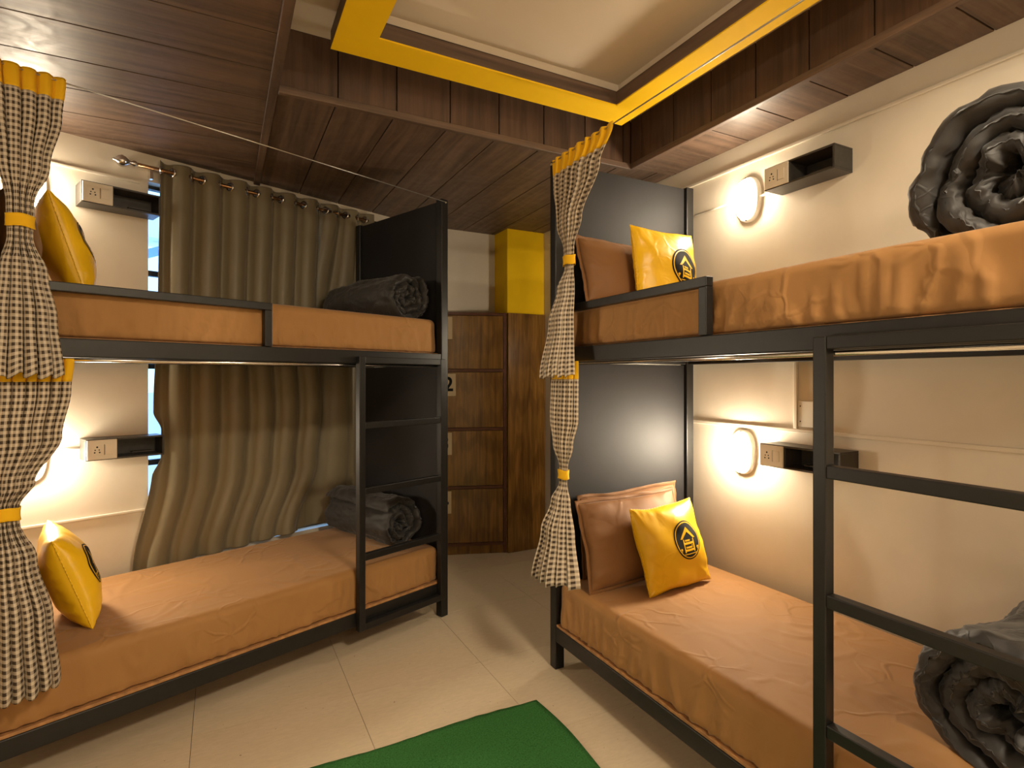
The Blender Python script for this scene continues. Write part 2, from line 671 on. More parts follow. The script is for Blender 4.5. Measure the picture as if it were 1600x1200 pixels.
    tag(sb, 'dark brown planked lowered ceiling over the lockers', None, kind='structure')
    ps = []
    x = 0.444 - .2588
    while x < XR:
        po = rect(max(x, XS + .006) + GAP, min(x + .2588, XR) - GAP, YS + .012, YB + .1)
        ps.append(clip(po, wall_p, wall_n))
        x += .2588
    planks(sb, ps, 'plank_y')
    sr = MB().prism(rect(XSR + .012, XR, YF, YS + .012), ZS + .010, ZC).build('ceiling_soffit_right', 'groove')
    tag(sr, 'dark brown planked lowered ceiling over the ladder bunk', None, kind='structure')
    ps = []
    y = 1.185 - .2525 * 12
    while y < YS:
        if y + .2525 > YF + .05:
            ps.append(rect(XSR + .012, XR, max(y, YF) + GAP, min(y + .2525, YS + .012) - GAP))
        y += .2525
    planks(sr, ps, 'plank_x')

    # vertical fascia planks round the ceiling recess
    x = 0.444 - .2588
    while x < XSR:
        x0, x1 = max(x, XS) + GAP, min(x + .2588, XSR) - GAP
        if x1 - x0 > .02:
            MB().box(x0, x1, YS, YS + .014, ZS - .01, ZC).build('plank', 'plank_z', sb, bevel=.0015)
        x += .2588
    y = 1.154 - .2475 * 12
    while y < YS:
        y0, y1 = max(y, YF) + GAP, min(y + .2475, YS) - GAP
        if y1 - y0 > .02:
            MB().box(XSR, XSR + .014, y0, y1, ZS - .01, ZC).build('plank', 'plank_z', sr, bevel=.0015)
        y += .2475
    y = YF
    while y < YS:
        y1 = min(y + .2475, YS)
        if y1 - y > .02:
            MB().box(XS - .010, XS + .004, y + GAP, y1 - GAP, ZS + .02, ZC).build('plank', 'plank_z', sl, bevel=.0015)
        y += .2475
    MB().box(XS + .006, XSR + .004, YS - .010, YS + .016, ZS - .024, ZS + .008).build('edge_board', 'plank_x', sb, bevel=.003)
    MB().box(XSR - .010, XSR + .016, YF, YS - .010, ZS - .024, ZS + .008).build('edge_board', 'plank_y', sr, bevel=.003)

    # hanging yellow frame
    ox0, ox1, oy0, oy1 = 0.384, 1.845, -0.95, 2.305
    w = 0.155
    z0, z1 = 2.715, 2.785
    fr = MB()
    for b in ((ox0 + .03, ox0 + .10, oy0 + .03, oy1 - .03), (ox1 - .10, ox1 - .03, oy0 + .03, oy1 - .03),
              (ox0 + .10, ox1 - .10, oy0 + .03, oy0 + .10), (ox0 + .10, ox1 - .10, oy1 - .10, oy1 - .03)):
        fr.box(*b, z1 - .001, ZC)
    fr = fr.build('trim_1', 'ceiling_paint')
    tag(fr, 'yellow faced frame hanging under the cream ceiling', None, kind='structure')
    t = 0.006
    # mitred yellow boards
    for po in ([(ox0, oy0), (ox1, oy0), (ox1 - w, oy0 + w), (ox0 + w, oy0 + w)], [(ox1, oy0), (ox1, oy1), (ox1 - w, oy1 - w), (ox1 - w, oy0 + w)],
               [(ox1, oy1), (ox0, oy1), (ox0 + w, oy1 - w), (ox1 - w, oy1 - w)], [(ox0, oy1), (ox0, oy0), (ox0 + w, oy0 + w), (ox0 + w, oy1 - w)]):
        MB().prism(po, z0, z0 + t).build('yellow_board', 'yellow_paint', fr)
    za = z0 + t
    for b, mt in (((ox0, ox0 + .012, oy0, oy1), 'plank_y'), ((ox1 - .012, ox1, oy0, oy1), 'plank_y'), ((ox0 + .012, ox1 - .012, oy0, oy0 + .012), 'plank_x'),
                  ((ox0 + .012, ox1 - .012, oy1 - .012, oy1), 'plank_x'), ((ox0 + w - .012, ox0 + w, oy0 + w, oy1 - w), 'plank_y'),
                  ((ox1 - w, ox1 - w + .012, oy0 + w, oy1 - w), 'plank_y'), ((ox0 + w - .012, ox1 - w + .012, oy0 + w - .012, oy0 + w), 'plank_x'),
                  ((ox0 + w - .012, ox1 - w + .012, oy1 - w, oy1 - w + .012), 'plank_x')):
        MB().box(*b, za, z1).build('brown_board', mt, fr)
    for po in ([(ox0, oy0), (ox1, oy0), (ox1 - w, oy0 + w), (ox0 + w, oy0 + w)], [(ox1, oy0), (ox1, oy1), (ox1 - w, oy1 - w), (ox1 - w, oy0 + w)],
               [(ox1, oy1), (ox0, oy1), (ox0 + w, oy1 - w), (ox1 - w, oy1 - w)], [(ox0, oy1), (ox0, oy0), (ox0 + w, oy0 + w), (ox0 + w, oy1 - w)]):
        MB().prism(po, z1 - .003, z1).build('top_board', 'plank_x', fr)


build_room()


# ------------------------------------------------------------------ bunk beds
BL, BW = 2.03, 0.90            # length, width
PS = 0.05                      # post section
BED_L = Matrix.Translation(LP - ADIR * 1.98) @ Matrix.Rotation(A_ROT, 4, 'Z')
HEAD_L = Matrix.Translation(LP - ADIR * 1.92) @ Matrix.Rotation(A_ROT, 4, 'Z')      # soft things at its head are laid out from here
BED_R = Matrix.Translation((1.416, 2.316, 0)) @ Matrix.Rotation(-PI / 2, 4, 'Z')


def bunk_bed(label, mtx, guard_x, lad_x, foot_board=True):
    t = thing('bunk_bed', label, 'bunk bed', mtx, 'black steel bunk beds')
    bm_ = 'black_metal'

    def part(name, m=bm_, bevel=.003, *b):
        return MB().box(*b).build(name, m, t, bevel=bevel)
    for x0 in (0, BL - PS):
        for y0 in (0, BW - PS):
            part('post', bm_, .004, x0, x0 + PS, y0, y0 + PS, 0, 2.45)
    for z0, z1 in ((.135, .205), (1.473, 1.541)):
        part('side_rail', bm_, .004, PS, BL - PS, 0.002, .04, z0, z1)
        part('side_rail', bm_, .004, PS, BL - PS, BW - .04, BW - .002, z0, z1)
        part('end_rail', bm_, .004, .006, .044, PS, BW - PS, z0, z1)
        part('end_rail', bm_, .004, BL - .044, BL - .006, PS, BW - PS, z0, z1)
        part('base_board', 'plywood', .001, .045, BL - .045, (.006 if z0 < 1 else .034), BW - .006, z1 + .0005, z1 + (.012 if z0 < 1 else .004))
        for k in range(5):
            x = .3 + k * .34
            part('cross_bar', bm_, .002, x, x + .03, .04, BW - .04, z0 + .025, z1 - .006)
    # solid end boards, upper and lower
    for x0 in ((0.014, BL - 0.030) if foot_board else (0.014,)):
        part('end_board', 'black_board', .001, x0, x0 + .016, PS, BW - PS, 1.545, 2.444)
        part('end_board', 'black_board', .001, x0, x0 + .016, PS, BW - PS, .21, 1.470)
    # guard rail
    g = .034
    part('guard_rail', bm_, .003, PS, guard_x, -.006, g - .006, 1.703, 1.736)
    part('guard_post', bm_, .003, guard_x - g, guard_x, -.006, g - .006, 1.541, 1.703)
    # ladder welded on the front
    d0, d1 = -.037, -.001
    part('ladder_stile', bm_, .003, lad_x, lad_x + .036, d0, d1, .118, 1.508)
    part('ladder_stile', bm_, .003, BL - PS - .036, BL - PS, d0, d1, .118, 1.508)
    for z in (.118, .470, .806, 1.140, 1.474):
        part('ladder_rung', bm_, .003, lad_x + .036, BL - PS - .036, d0 + .002, d1 - .002, z, z + .034)
    # curtain wire at the top, curtain rod under the upper rail
    MB().tube((PS * .5, -.012, 2.430), (BL - PS * .5, -.012, 2.430), .0028, 8).build('curtain_wire', 'steel_wire', t, True)
    for x in (PS * .5, BL - PS * .5):
        MB().tube((x, -.014, 2.430), (x, .004, 2.430), .006, 8).build('wire_hook', 'chrome', t, True)
    MB().tube((.012, .012, 1.4645), (BL - .012, .012, 1.4645), .0075, 10).build('curtain_rod', 'chrome', t, True)
    return t


bunk_bed('black steel bunk bed beside the olive window curtain', BED_L, 0.978, 1.98 - .574)
bunk_bed('black steel bunk bed against the cream wall, opposite the window bunk', BED_R, 0.99, 2.316 - .933, False)


# ------------------------------------------------------------------ mattresses
def mattress(label, mtx, z0, h, seed, wr=1.0):
    x0, x1, y0, y1 = .054, BL - .055, (.018 if z0 < 1 else .037), BW - .03
    nx, ny = 150, 66
    r = .035
    off = Vector((seed * 7.3, seed * 3.1, 0))

    def ridged(p):
        a = noise.noise(p * 2.1 + off)
        p2 = Vector((p.x + .16 * noise.noise(p * 4 + off), (p.y + .16 * noise.noise(p * 4 - off)) * 1.3, 0)) * 5.2 + off
        d, _ = noise.voronoi(p2)
        v = max(0, 1 - (d[1] - d[0]) * 4.5)
        return v * v * max(0, .35 + 1.2 * a)

    m = MB()
    # one closed skin: unrolled rounded box (top + four flanks + bottom), as rings from top centre outwards
    prof = []      # (inset from the outline, height) from the top centre out to the bottom
    for k in range(8):
        a = PI / 2 * k / 7
        prof.append((r * (1 - math.sin(a)), h - r * (1 - math.cos(a))))
    for k in range(1, 8):
        prof.append((0, (h - r) * (1 - k / 7.5)))
    prof += [(.004, .006), (.02, 0.0)]
    # top grid
    W_, L_ = y1 - y0, x1 - x0
    idx = {}
    gx = [r + (L_ - 2 * r) * i / nx for i in range(nx + 1)]
    gy = [r + (W_ - 2 * r) * j / ny for j in range(ny + 1)]

    def disp_top(x, y):
        p = Vector((x, y, 0))
        e = min(x, L_ - x, y, W_ - y)
        k = min(1, e / .10)
        return (.0085 * ridged(p) * k + .005 * noise.noise(p * 1.7 + off)) * wr
    for j in range(ny + 1):
        for i in range(nx + 1):
            idx[(i, j)] = len(m.v)
            m.v.append((x0 + gx[i], y0 + gy[j], z0 + h + disp_top(gx[i], gy[j])))
    for j in range(ny):
        for i in range(nx):
            m.f.append((idx[(i, j)], idx[(i + 1, j)], idx[(i + 1, j + 1)], idx[(i, j + 1)]))
    # rim loop, anticlockwise
    loop = [(i, 0) for i in range(nx)] + [(nx, j) for j in range(ny)] + [(i, ny) for i in range(nx, 0, -1)] + [(0, j) for j in range(ny, 0, -1)]
    prev = [idx[k] for k in loop]
    nl = len(loop)
    for pi_, (ins, z) in enumerate(prof[1:]):
        ring = []
        for (i, j) in loop:
            x, y = gx[i], gy[j]
            nxv = (-1 if i == 0 else (1 if i == nx else 0))
            nyv = (-1 if j == 0 else (1 if j == ny else 0))
            n = Vector((nxv, nyv, 0))
            if n.length > 1:
                n.normalize()
            d = r - ins
            per = (x + y * 1.3) if (i in (0, nx) or j in (0, ny)) else 0
            p = Vector((x * 1.0, y, 0))
            low = max(0, 1 - z / h)
            wv = .006 * noise.noise(Vector((x * 9, y * 9, z * 5)) + off * 2) * min(1, low * 2.2)
            cr = noise.noise(Vector((x * 16 + z * 9 * noise.noise(Vector((x * 3, y * 3, 0)) + off), y * 16, z * 4)) + off)
            wv += .0065 * max(0, 1 - abs(cr) * 5) * min(1, low * 1.6)
            cr2 = noise.noise(Vector((x * 34 + z * 22, y * 34, z * 6)) - off)
            wv += .0035 * max(0, 1 - abs(cr2) * 4) * max(0, low * 1.7 - .7)
            dt = disp_top(x, y) * max(0, 1 - low * 5)
            q = Vector((x0 + x, y0 + y, z0 + z + dt)) + n * (d + wv * 1.5)
            ring.append(len(m.v))
            m.v.append(tuple(q))
        for k in range(nl):
            k2 = (k + 1) % nl
            m.f.append((prev[k], ring[k], ring[k2], prev[k2]))
        prev = ring
    m.f.append(tuple(reversed(prev)))
    o = m.build('mattress', 'sheet_brown', None, True)
    o.matrix_basis = mtx
    return tag(o, label, 'mattress', 'brown sheeted bunk mattresses')


ZL, ZU = .2175, 1.5455
M_LL = mattress('brown sheeted mattress on the lower bunk under the window curtain', BED_L, ZL, .200, 1.0, .9)
M_LU = mattress('brown sheeted mattress on the upper bunk by the window curtain', BED_L, ZU, .198, 2.0, .8)
M_RL = mattress('brown sheeted mattress on the lower bunk along the cream wall', BED_R, ZL, .205, 3.0, 1.0)
M_RU = mattress('brown sheeted mattress on the upper bunk along the cream wall', BED_R, ZU, .184, 4.0, .6)


# ------------------------------------------------------------------ pillows and cushions
def cushion_mesh(w, h, t, seed, n=44, pinch=.06, flange=0.0):
    off = Vector((seed * 3.7, seed * 1.9, seed))

    def outline(a, b):
        x = a * w / 2 * (1 - pinch * (1 - b * b) * abs(a))
        y = b * h / 2 * (1 - pinch * (1 - a * a) * abs(b))
        return x, y

    def surf(a, b, side):
        x, y = outline(a, b)
        e = max(0, (1 - a * a)) * max(0, (1 - b * b))
        z = t / 2 * e ** .42
        # puckers running in from the seams
        ed = min(1 - abs(a), 1 - abs(b))
        k = math.exp(-ed * 4.5) * min(1, ed * 14)
        per = b if abs(a) > abs(b) else a
        z += .009 * k * noise.noise(Vector((per * 7, side * 3 + (0 if abs(a) > abs(b) else 5), ed)) + off)
        z += .012 * min(1, ed * 6) * noise.noise(Vector((a * 1.8, b * 1.8, side)) + off)
        dr = .010 * noise.noise(Vector((a * 1.5, b * 1.5, 9)) + off)
        return Vector((x + dr, y + dr, side * max(z, 0.0 if ed == 0 else .0008)))

    m = MB()
    ids = {}
    for side in (1, -1):
        for j in range(n + 1):
            for i in range(n + 1):
                a, b = 2 * i / n - 1, 2 * j / n - 1
                # denser towards the seams
                a, b = math.sin(a * PI / 2), math.sin(b * PI / 2)
                rim = i in (0, n) or j in (0, n)
                if rim and side == -1:
                    ids[(side, i, j)] = ids[(1, i, j)]
                    continue
                ids[(side, i, j)] = len(m.v)
                m.v.append(tuple(surf(a, b, side)))
        for j in range(n):
            for i in range(n):
                q = [ids[(side, i, j)], ids[(side, i + 1, j)], ids[(side, i + 1, j + 1)], ids[(side, i, j + 1)]]
                m.f.append(tuple(q if side == 1 else reversed(q)))
    fl = None
    if flange:
        fl = MB()
        def ff(u, v):
            k = u * 4
            s, f = int(k) % 4, k - int(k)
            a, b = [(2 * f - 1, -1), (1, 2 * f - 1), (1 - 2 * f, 1), (-1, 1 - 2 * f)][s]
            p = surf(a, b, 1)
            p.z = 0
            c = Vector((a, b, 0))
            g = 1 + v * flange
            wz = .012 * v * noise.noise(Vector((u * 30, seed, 2)))
            return Vector((p.x + (a * flange * .5 * v if abs(a) > .999 else a * flange * .5 * v), p.y + b * flange * .5 * v, wz))
        fl.grid(ff, 96, 3, wrap_u=True)
    return m, fl, surf


def emblem(parent, surf, w, h, cx, cy, R):
    """black disc, thin yellow ring and a house over a bunk bed, following the cushion's front"""
    def to(p, off):
        a, b = (cx + p[0] * R) / (w / 2), (cy + p[1] * R) / (h / 2)
        q = surf(a, b, 1)
        return Vector((q.x, q.y, q.z + off))

    def patch(mb, poly, off, n=5):
        # quad patch: 4 corners
        def fn(u, v):
            a = Vector(poly[0]).lerp(Vector(poly[1]), u)
            b = Vector(poly[3]).lerp(Vector(poly[2]), u)
            return to(a.lerp(b, v), off)
        mb.grid(fn, n, n)
    d = MB()
    d.grid(lambda u, v: to((math.cos(2 * PI * u) * max(v, .001), math.sin(2 * PI * u) * max(v, .001)), .0012), 64, 10, wrap_u=True)
    disc = d.build('emblem', 'ink', parent, True)
    disc['label'] = 'round black emblem with a yellow house and bunk bed'
    r = MB()
    r.grid(lambda u, v: to((math.cos(2 * PI * u) * (.87 + .055 * v), math.sin(2 * PI * u) * (.87 + .055 * v)), .0022), 80, 1, wrap_u=True)
    r.build('emblem_ring', 'yellow_satin', disc, True)
    hs = MB()
    o = .0022
    patch(hs, [(-.58, .02), (0, .64), (0, .36), (-.42, .02)], o)           # roof, left slope
    patch(hs, [(.58, .02), (0, .64), (0, .36), (.42, .02)], o)             # roof, right slope
    patch(hs, [(-.40, -.62), (-.32, -.62), (-.32, .0), (-.40, .0)], o)     # bunk posts
    patch(hs, [(.34, -.62), (.42, -.62), (.42, .0), (.34, .0)], o)
    patch(hs, [(-.32, -.14), (.34, -.14), (.34, -.24), (-.32, -.24)], o)   # upper bunk
    patch(hs, [(-.26, -.02), (.12, -.02), (.12, -.10), (-.26, -.10)], o)   # mattress and pillow
    patch(hs, [(-.32, -.46), (.34, -.46), (.34, -.56), (-.32, -.56)], o)   # lower bunk
    patch(hs, [(-.26, -.34), (.20, -.34), (.20, -.42), (-.26, -.42)], o)
    for k in range(3):
        patch(hs, [(.18, -.28 - k * .055), (.34, -.28 - k * .055), (.34, -.30 - k * .055), (.18, -.30 - k * .055)], o)
    patch(hs, [(-.50, -.68), (.52, -.68), (.46, -.72), (-.44, -.72)], o)   # ground line
    for sx in (-1, 1):
        patch(hs, [(sx * .60, -.56), (sx * .66, -.56), (sx * .66, -.42), (sx * .60, -.42)], o)   # little trees
        patch(hs, [(sx * .55, -.48), (sx * .71, -.48), (sx * .68, -.40), (sx * .58, -.40)], o)
    hs.build('emblem_house', 'yellow_satin', disc, True)


def yellow_cushion(label, base, right, up, seed, w=.395, h=.385, t=.135, ex=.05, ey=.015, R=.087):
    t_ = thing('yellow_cushion', label, 'cushion', frame(base, right, up), 'yellow emblem cushions')
    m, _, surf = cushion_mesh(w, h, t, seed, pinch=.05)
    sh = lambda a, b, s: surf(a, b, s) + Vector((0, h / 2, 0))
    m.v = [(x, y + h / 2, z) for x, y, z in m.v]
    m.build('cover', 'yellow_satin', t_, True)
    # corded seam round the edge
    pts = []
    for k in range(97):
        q = (k % 96) / 96 * 4
        s, f = int(q), q - int(q)
        a, b = [(2 * f - 1, -1), (1, 2 * f - 1), (1 - 2 * f, 1), (-1, 1 - 2 * f)][s]
        pts.append(sh(a, b, 1))
    MB().path_tube(pts, .0022, 6).build('seam', 'yellow_satin', t_, True)
    emblem(t_, sh, w, h, ex, ey, R)
    return t_


def brown_pillow(label, base, right, up, seed, w=.62, h=.40, t=.16):
    t_ = thing('bed_pillow', label, 'pillow', frame(base, right, up), 'brown bed pillows')
    m, fl, _ = cushion_mesh(w, h, t, seed, pinch=.03, flange=.034)
    m.v = [(x, y + h / 2 + .03, z) for x, y, z in m.v]
    fl.v = [(x, y + h / 2 + .03, z) for x, y, z in fl.v]
    m.build('pillow_case', 'pillow_brown', t_, True)
    fl.build('flange', 'pillow_brown', t_, True, solid=.003)
    return t_


TOPL = ZL + .207
TOPU = ZU + .194


def settle(root, bed, sink):
    """lower (or lift) a soft thing until it rests on its mattress, pressed in by sink"""
    me, mw = bed.data, bed.matrix_basis
    bvh = BVHTree.FromPolygons([mw @ v.co for v in me.vertices], [tuple(p.vertices) for p in me.polygons])
    gap = 9.0
    for o in [root] + list(root.children):
        if o.type != 'MESH':
            continue
        m = root.matrix_basis if o is root else root.matrix_basis @ o.matrix_basis
        for v in o.data.vertices:
            p = m @ v.co
            h = bvh.ray_cast(Vector((p.x, p.y, p.z + .6)), Vector((0, 0, -1)))
            if h[0] is not None:
                gap = min(gap, p.z - h[0].z)
    root.location.z -= gap + sink
    return root
# lower bunk by the cream wall
settle(brown_pillow('brown pillow leaning against the black board under the cream wall bunk, rearmost', (1.86, 2.219, TOPL + .04), (1, -.02, .04), (0, .07, 1), 1.0, .60, .375, .09), M_RL, .004)
settle(brown_pillow('brown pillow behind the yellow cushion on the lower cream wall bunk', (1.775, 2.052, TOPL + .02), (1, .0, .02), (0.02, .28, 1), 2.0, .58, .385, .125), M_RL, .004)
settle(yellow_cushion('yellow emblem cushion standing on the lower bunk along the cream wall', (1.885, 1.919, TOPL + .006), (1, .05, .03), (-.16, .33, 1), 1.3), M_RL, .004)
# upper bunk by the cream wall
settle(brown_pillow('brown pillow beside the yellow cushion on the upper cream wall bunk', (1.775, 2.125, TOPU + .01), (1, 0, -.03), (0, .34, 1), 3.0, .52, .335, .15), M_RU, .004)
settle(yellow_cushion('yellow emblem cushion standing on the upper bunk along the cream wall', (1.897, 2.009, TOPU + .004), (1, .02, -.02), (-.04, .16, 1), 2.2, h=.395, ex=.075, ey=.0, R=.097), M_RU, .004)
# window bunk (local: x towards the foot, y towards the window)


def lb(x, y, z):
    return HEAD_L @ Vector((x, y, z))


def ld(x, y, z):
    return HEAD_L.to_3x3() @ Vector((x, y, z))


# their emblems face the foot of the bed
settle(yellow_cushion('yellow emblem cushion standing on the lower bunk by the window, next to checked curtain', lb(.325, .40, TOPL + .004), ld(.12, 1, 0), ld(-.34, 0, 1), 3.1, t=.17, ex=-.05), M_LL, .004)
settle(yellow_cushion('yellow emblem cushion standing on the upper bunk by the window, next to socket box', lb(.325, .52, TOPU + .004), ld(.12, 1, 0), ld(-.30, 0, 1), 4.4, h=.41, t=.17, ex=-.05), M_LU, .004)
settle(brown_pillow('brown pillow at the head of the upper window bunk', lb(.106, .45, TOPU + .02), ld(0, 1, 0), ld(-.16, 0, 1), 5.0, .58, .32, .195), M_LU, .004)
settle(brown_pillow('brown pillow at the head of the lower window bunk', lb(.102, .45, TOPL + .02), ld(0, 1, 0), ld(-.16, 0, 1), 6.0, .58, .32, .19), M_LL, .004)


# ------------------------------------------------------------------ rolled duvets
def duvet(label, mtx, length, R, seed, turns=3.0, mess=1.0):
    """local: axis along +Y from the visible end, rests on z=0"""
    off = Vector((seed * 5.1, seed * 2.3, seed))
    m = MB()
    M, K = 220, 70
    th_max = turns * 2 * PI
    r0 = .012
    pitch = (R - r0) / turns
    hw0 = pitch * .47

    def centre(th):
        return r0 + (R - hw0 - r0) * th / th_max
    ring = []
    for i in range(M + 1):
        ring.append((th_max * i / M, 1))
    for i in range(M, -1, -1):
        ring.append((th_max * i / M, -1))
    n = len(ring)
    eR = .045
    for k in range(K + 1):
        c = k / K
        # stations bunched at both ends
        c = .5 - .5 * math.cos(PI * c)
        yy = c * length
        d = min(yy, length - yy)
        f = math.sqrt(max(0.0, 1 - (1 - min(1, d / eR)) ** 2))
        f = max(f, .06)
        for th, sd in ring:
            rc = centre(th)
            tip = min(1, (th_max - th) / .35, th / .25 + .2)
            hw = hw0 * f * max(.1, tip) ** .5
            ang = th + seed
            ca, sa = math.cos(ang), math.sin(ang)
            outer = 1.0
            sw = Vector((ca * 1.3, sa * 1.3, yy * 3.2)) + off
            nz = .022 * mess * noise.noise(sw)
            nz += .007 * mess * noise.noise(Vector((ca * 3.2, sa * 3.2, yy * 8 + th)) + off)
            wa = th * 2.6 + 1.2 * noise.noise(Vector((ca, sa, yy * 6)) + off)
            cr = noise.noise(Vector((wa * 1.5, yy * 4.5, sd * 3)) + off)
            nz -= .0085 * mess * sd * max(0, 1 - abs(cr) * 3.2) ** 2
            cr = noise.noise(Vector((wa * 3.4, yy * 11, 5 + sd)) + off)
            nz -= .0035 * mess * sd * max(0, 1 - abs(cr) * 3)
            r = rc + sd * hw + nz * outer
            # end of each layer pushed in or out a little
            ax = .030 * mess * noise.noise(Vector((ca * 1.4, sa * 1.4, th * .35)) + off * 2)
            ax += .05 * (1 - rc / R) * (1 if mess > 1 else .4)
            ye = yy + ax * (max(0, 1 - yy / .12) - max(0, 1 - (length - yy) / .12))
            x, z = ca * r * 1.06, sa * r
            if z < -R * .72:
                z = -R * .72 + (z + R * .72) * .25
            m.v.append((x, ye, z + R * .72 + .07 * R))
    for k in range(K):
        for i in range(n):
            i2 = (i + 1) % n
            m.f.append((k * n + i, k * n + i2, (k + 1) * n + i2, (k + 1) * n + i))
    # caps
    for k in (0, K):
        for i in range(M):
            m.f.append((k * n + i, k * n + i + 1, k * n + n - 2 - i, k * n + n - 1 - i))
    zmin = min(v[2] for v in m.v)
    m.v = [(x, y, z - zmin) for x, y, z in m.v]
    o = m.build('rolled_duvet', 'duvet_black', None, True)
    o.matrix_basis = mtx
    return tag(o, label, 'duvet', 'rolled black duvets')


settle(duvet('rolled black duvet on the upper bunk by the window curtain', frame(lb(1.92 - .156, .10, TOPU), ld(1, 0, 0), ld(-.03, 1, 0)), .72, .165, 1.0), M_LU, .006)
settle(duvet('rolled black duvet behind the ladder on the lower window bunk', frame(lb(1.92 - .140, .19, TOPL), ld(1, 0, 0), ld(-.05, 1, 0)), .65, .165, 2.4), M_LL, .006)
settle(duvet('crumpled rolled black duvet on the upper bunk along the cream wall', frame((1.62, .612, TOPU), (0, -1, 0), (1, 0, 0)), .68, .222, 3.2, turns=3.1, mess=1.35), M_RU, .006)
settle(duvet('crumpled rolled black duvet behind the ladder of the cream wall bunk, lower level', frame((1.66, .635, TOPL), (0, -1, 0), (1, 0, 0)), .66, .215, 5.3, turns=2.9, mess=1.35), M_RL, .006)


# ------------------------------------------------------------------ checked bunk curtains
def bunk_curtain(label, mtx, rows, z_top, z_hem, tie_z, pleats, cloth_w, seed, head_h=.068, nu=200, nv=110):
    """rows: z, centre x, half width, forward bulge, fold depth, centre y (bed coordinates)"""
    t = thing('bunk_curtain', label, 'curtain', mtx, 'checked bunk curtains')
    off = Vector((seed * 2.7, seed, 0))

    def pos(u, z, lift=0.0):
        xc, hw, bulge, fold, yc = lerp_rows(rows, z)
        a = 2 * u - 1
        e = math.sqrt(max(0.0, 1 - (a * .97) ** 2))
        uu = u + .045 * noise.noise(Vector((u * 5, z * .8, 0)) + off)
        ph = 2 * PI * pleats * uu
        s = math.sin(ph) + .25 * math.sin(2 * ph + 1.3 + z * 2)
        amp = fold * (.75 + .5 * noise.noise(Vector((u * 9, z * 1.5, 3)) + off))
        x = xc + hw * a + .25 * fold * math.cos(ph) * (1 if hw > .05 else .4)
        y = yc - bulge * e + amp * s * (.45 + .55 * e) - lift
        hem = .014 * noise.noise(Vector((u * 6, 1, 1)) + off) * max(0, 1 - (z - z_hem) / .15)
        return Vector((x, y, z + hem + .006 * math.cos(ph) * max(0, 1 - (z - z_hem) / .1)))

    def sheet(za, zb, n, name, mat):
        m = MB()
        m.grid(lambda u, v: pos(u, za + (zb - za) * v), nu, n)
        m.uv = [((i % (nu + 1)) / nu * cloth_w, za + (zb - za) * (i // (nu + 1)) / n) for i in range(len(m.v))]
        return m.build(name, mat, t, True, solid=.0012)
    hd = sheet(z_top + .012, z_top - head_h, 8, 'header', 'yellow_cotton')
    hd['label'] = 'yellow gathered header band'
    sheet(z_top - head_h, z_hem, nv, 'cloth', 'gingham')
    # tie band: a closed strap round the waist
    xc, hw, bulge, fold, yc = lerp_rows(rows, tie_z)
    b = MB()
    rx, ry = hw + fold * .2 + .002, bulge * .5 + fold + .006

    def band(u, v):
        a = 2 * PI * u
        w = 1 - .06 * math.sin(PI * v) + .05 * noise.noise(Vector((u * 9, v * 2, seed)))
        return Vector((xc + rx * w * math.cos(a), yc - bulge * .5 + ry * w * math.sin(a), tie_z + .021 - .042 * v + .002 * math.sin(a * 3)))
    b.grid(band, 40, 5, wrap_u=True)
    tb = b.build('tie_band', 'yellow_cotton', t, True, solid=.002)
    tb['label'] = 'yellow tie band'
    return t


bunk_curtain('checked curtain tied up at the upper bunk along the cream wall', BED_R,
             [(2.43, .275, .232, .0, .011, -.012), (2.30, .245, .185, .01, .014, -.016), (2.10, .215, .10, .02, .018, -.022), (1.985, .215, .040, .014, .011, -.025),
              (1.90, .217, .034, .012, .009, -.026), (1.80, .212, .064, .035, .016, -.032), (1.65, .205, .088, .055, .018, -.045), (1.405, .195, .118, .085, .020, -.050)],
             2.43, 1.405, 1.928, 8, .74, 1.0)
bunk_curtain('checked curtain tied up at the lower bunk along the cream wall', BED_R,
             [(1.462, .192, .098, .02, .013, -.024), (1.37, .200, .112, .03, .015, -.036), (1.22, .205, .112, .035, .016, -.040), (1.10, .205, .075, .03, .016, -.045),
              (1.00, .205, .032, .012, .009, -.048), (.93, .205, .028, .012, .009, -.050), (.85, .208, .062, .04, .015, -.052), (.72, .215, .105, .08, .018, -.055), (.512, .225, .150, .125, .020, -.055)],
             1.462, .512, .968, 7, .62, 2.0)
bunk_curtain('checked curtain tied up at the upper bunk beside the window', HEAD_L,
             [(2.43, .075, .105, .0, .013, -.014), (2.30, .074, .094, .01, .016, -.018), (2.12, .066, .068, .015, .018, -.024), (1.98, .060, .036, .015, .012, -.026),
              (1.87, .060, .033, .015, .011, -.026), (1.75, .064, .062, .035, .018, -.034), (1.60, .066, .082, .05, .02, -.045), (1.405, .066, .098, .07, .022, -.050)],
             2.43, 1.405, 1.918, 5, .42, 3.0)
bunk_curtain('checked curtain tied up at the lower bunk beside the window', HEAD_L,
             [(1.455, .100, .100, .01, .014, -.026), (1.36, .095, .095, .015, .016, -.030), (1.20, .078, .085, .02, .018, -.036), (1.05, .040, .052, .02, .016, -.040),
              (.98, .022, .034, .015, .011, -.042), (.93, .022, .034, .015, .011, -.042), (.80, .036, .060, .035, .018, -.046), (.60, .050, .086, .06, .020, -.050), (.375, .055, .100, .08, .022, -.050)],
             1.455, .375, .958, 6, .48, 4.0)


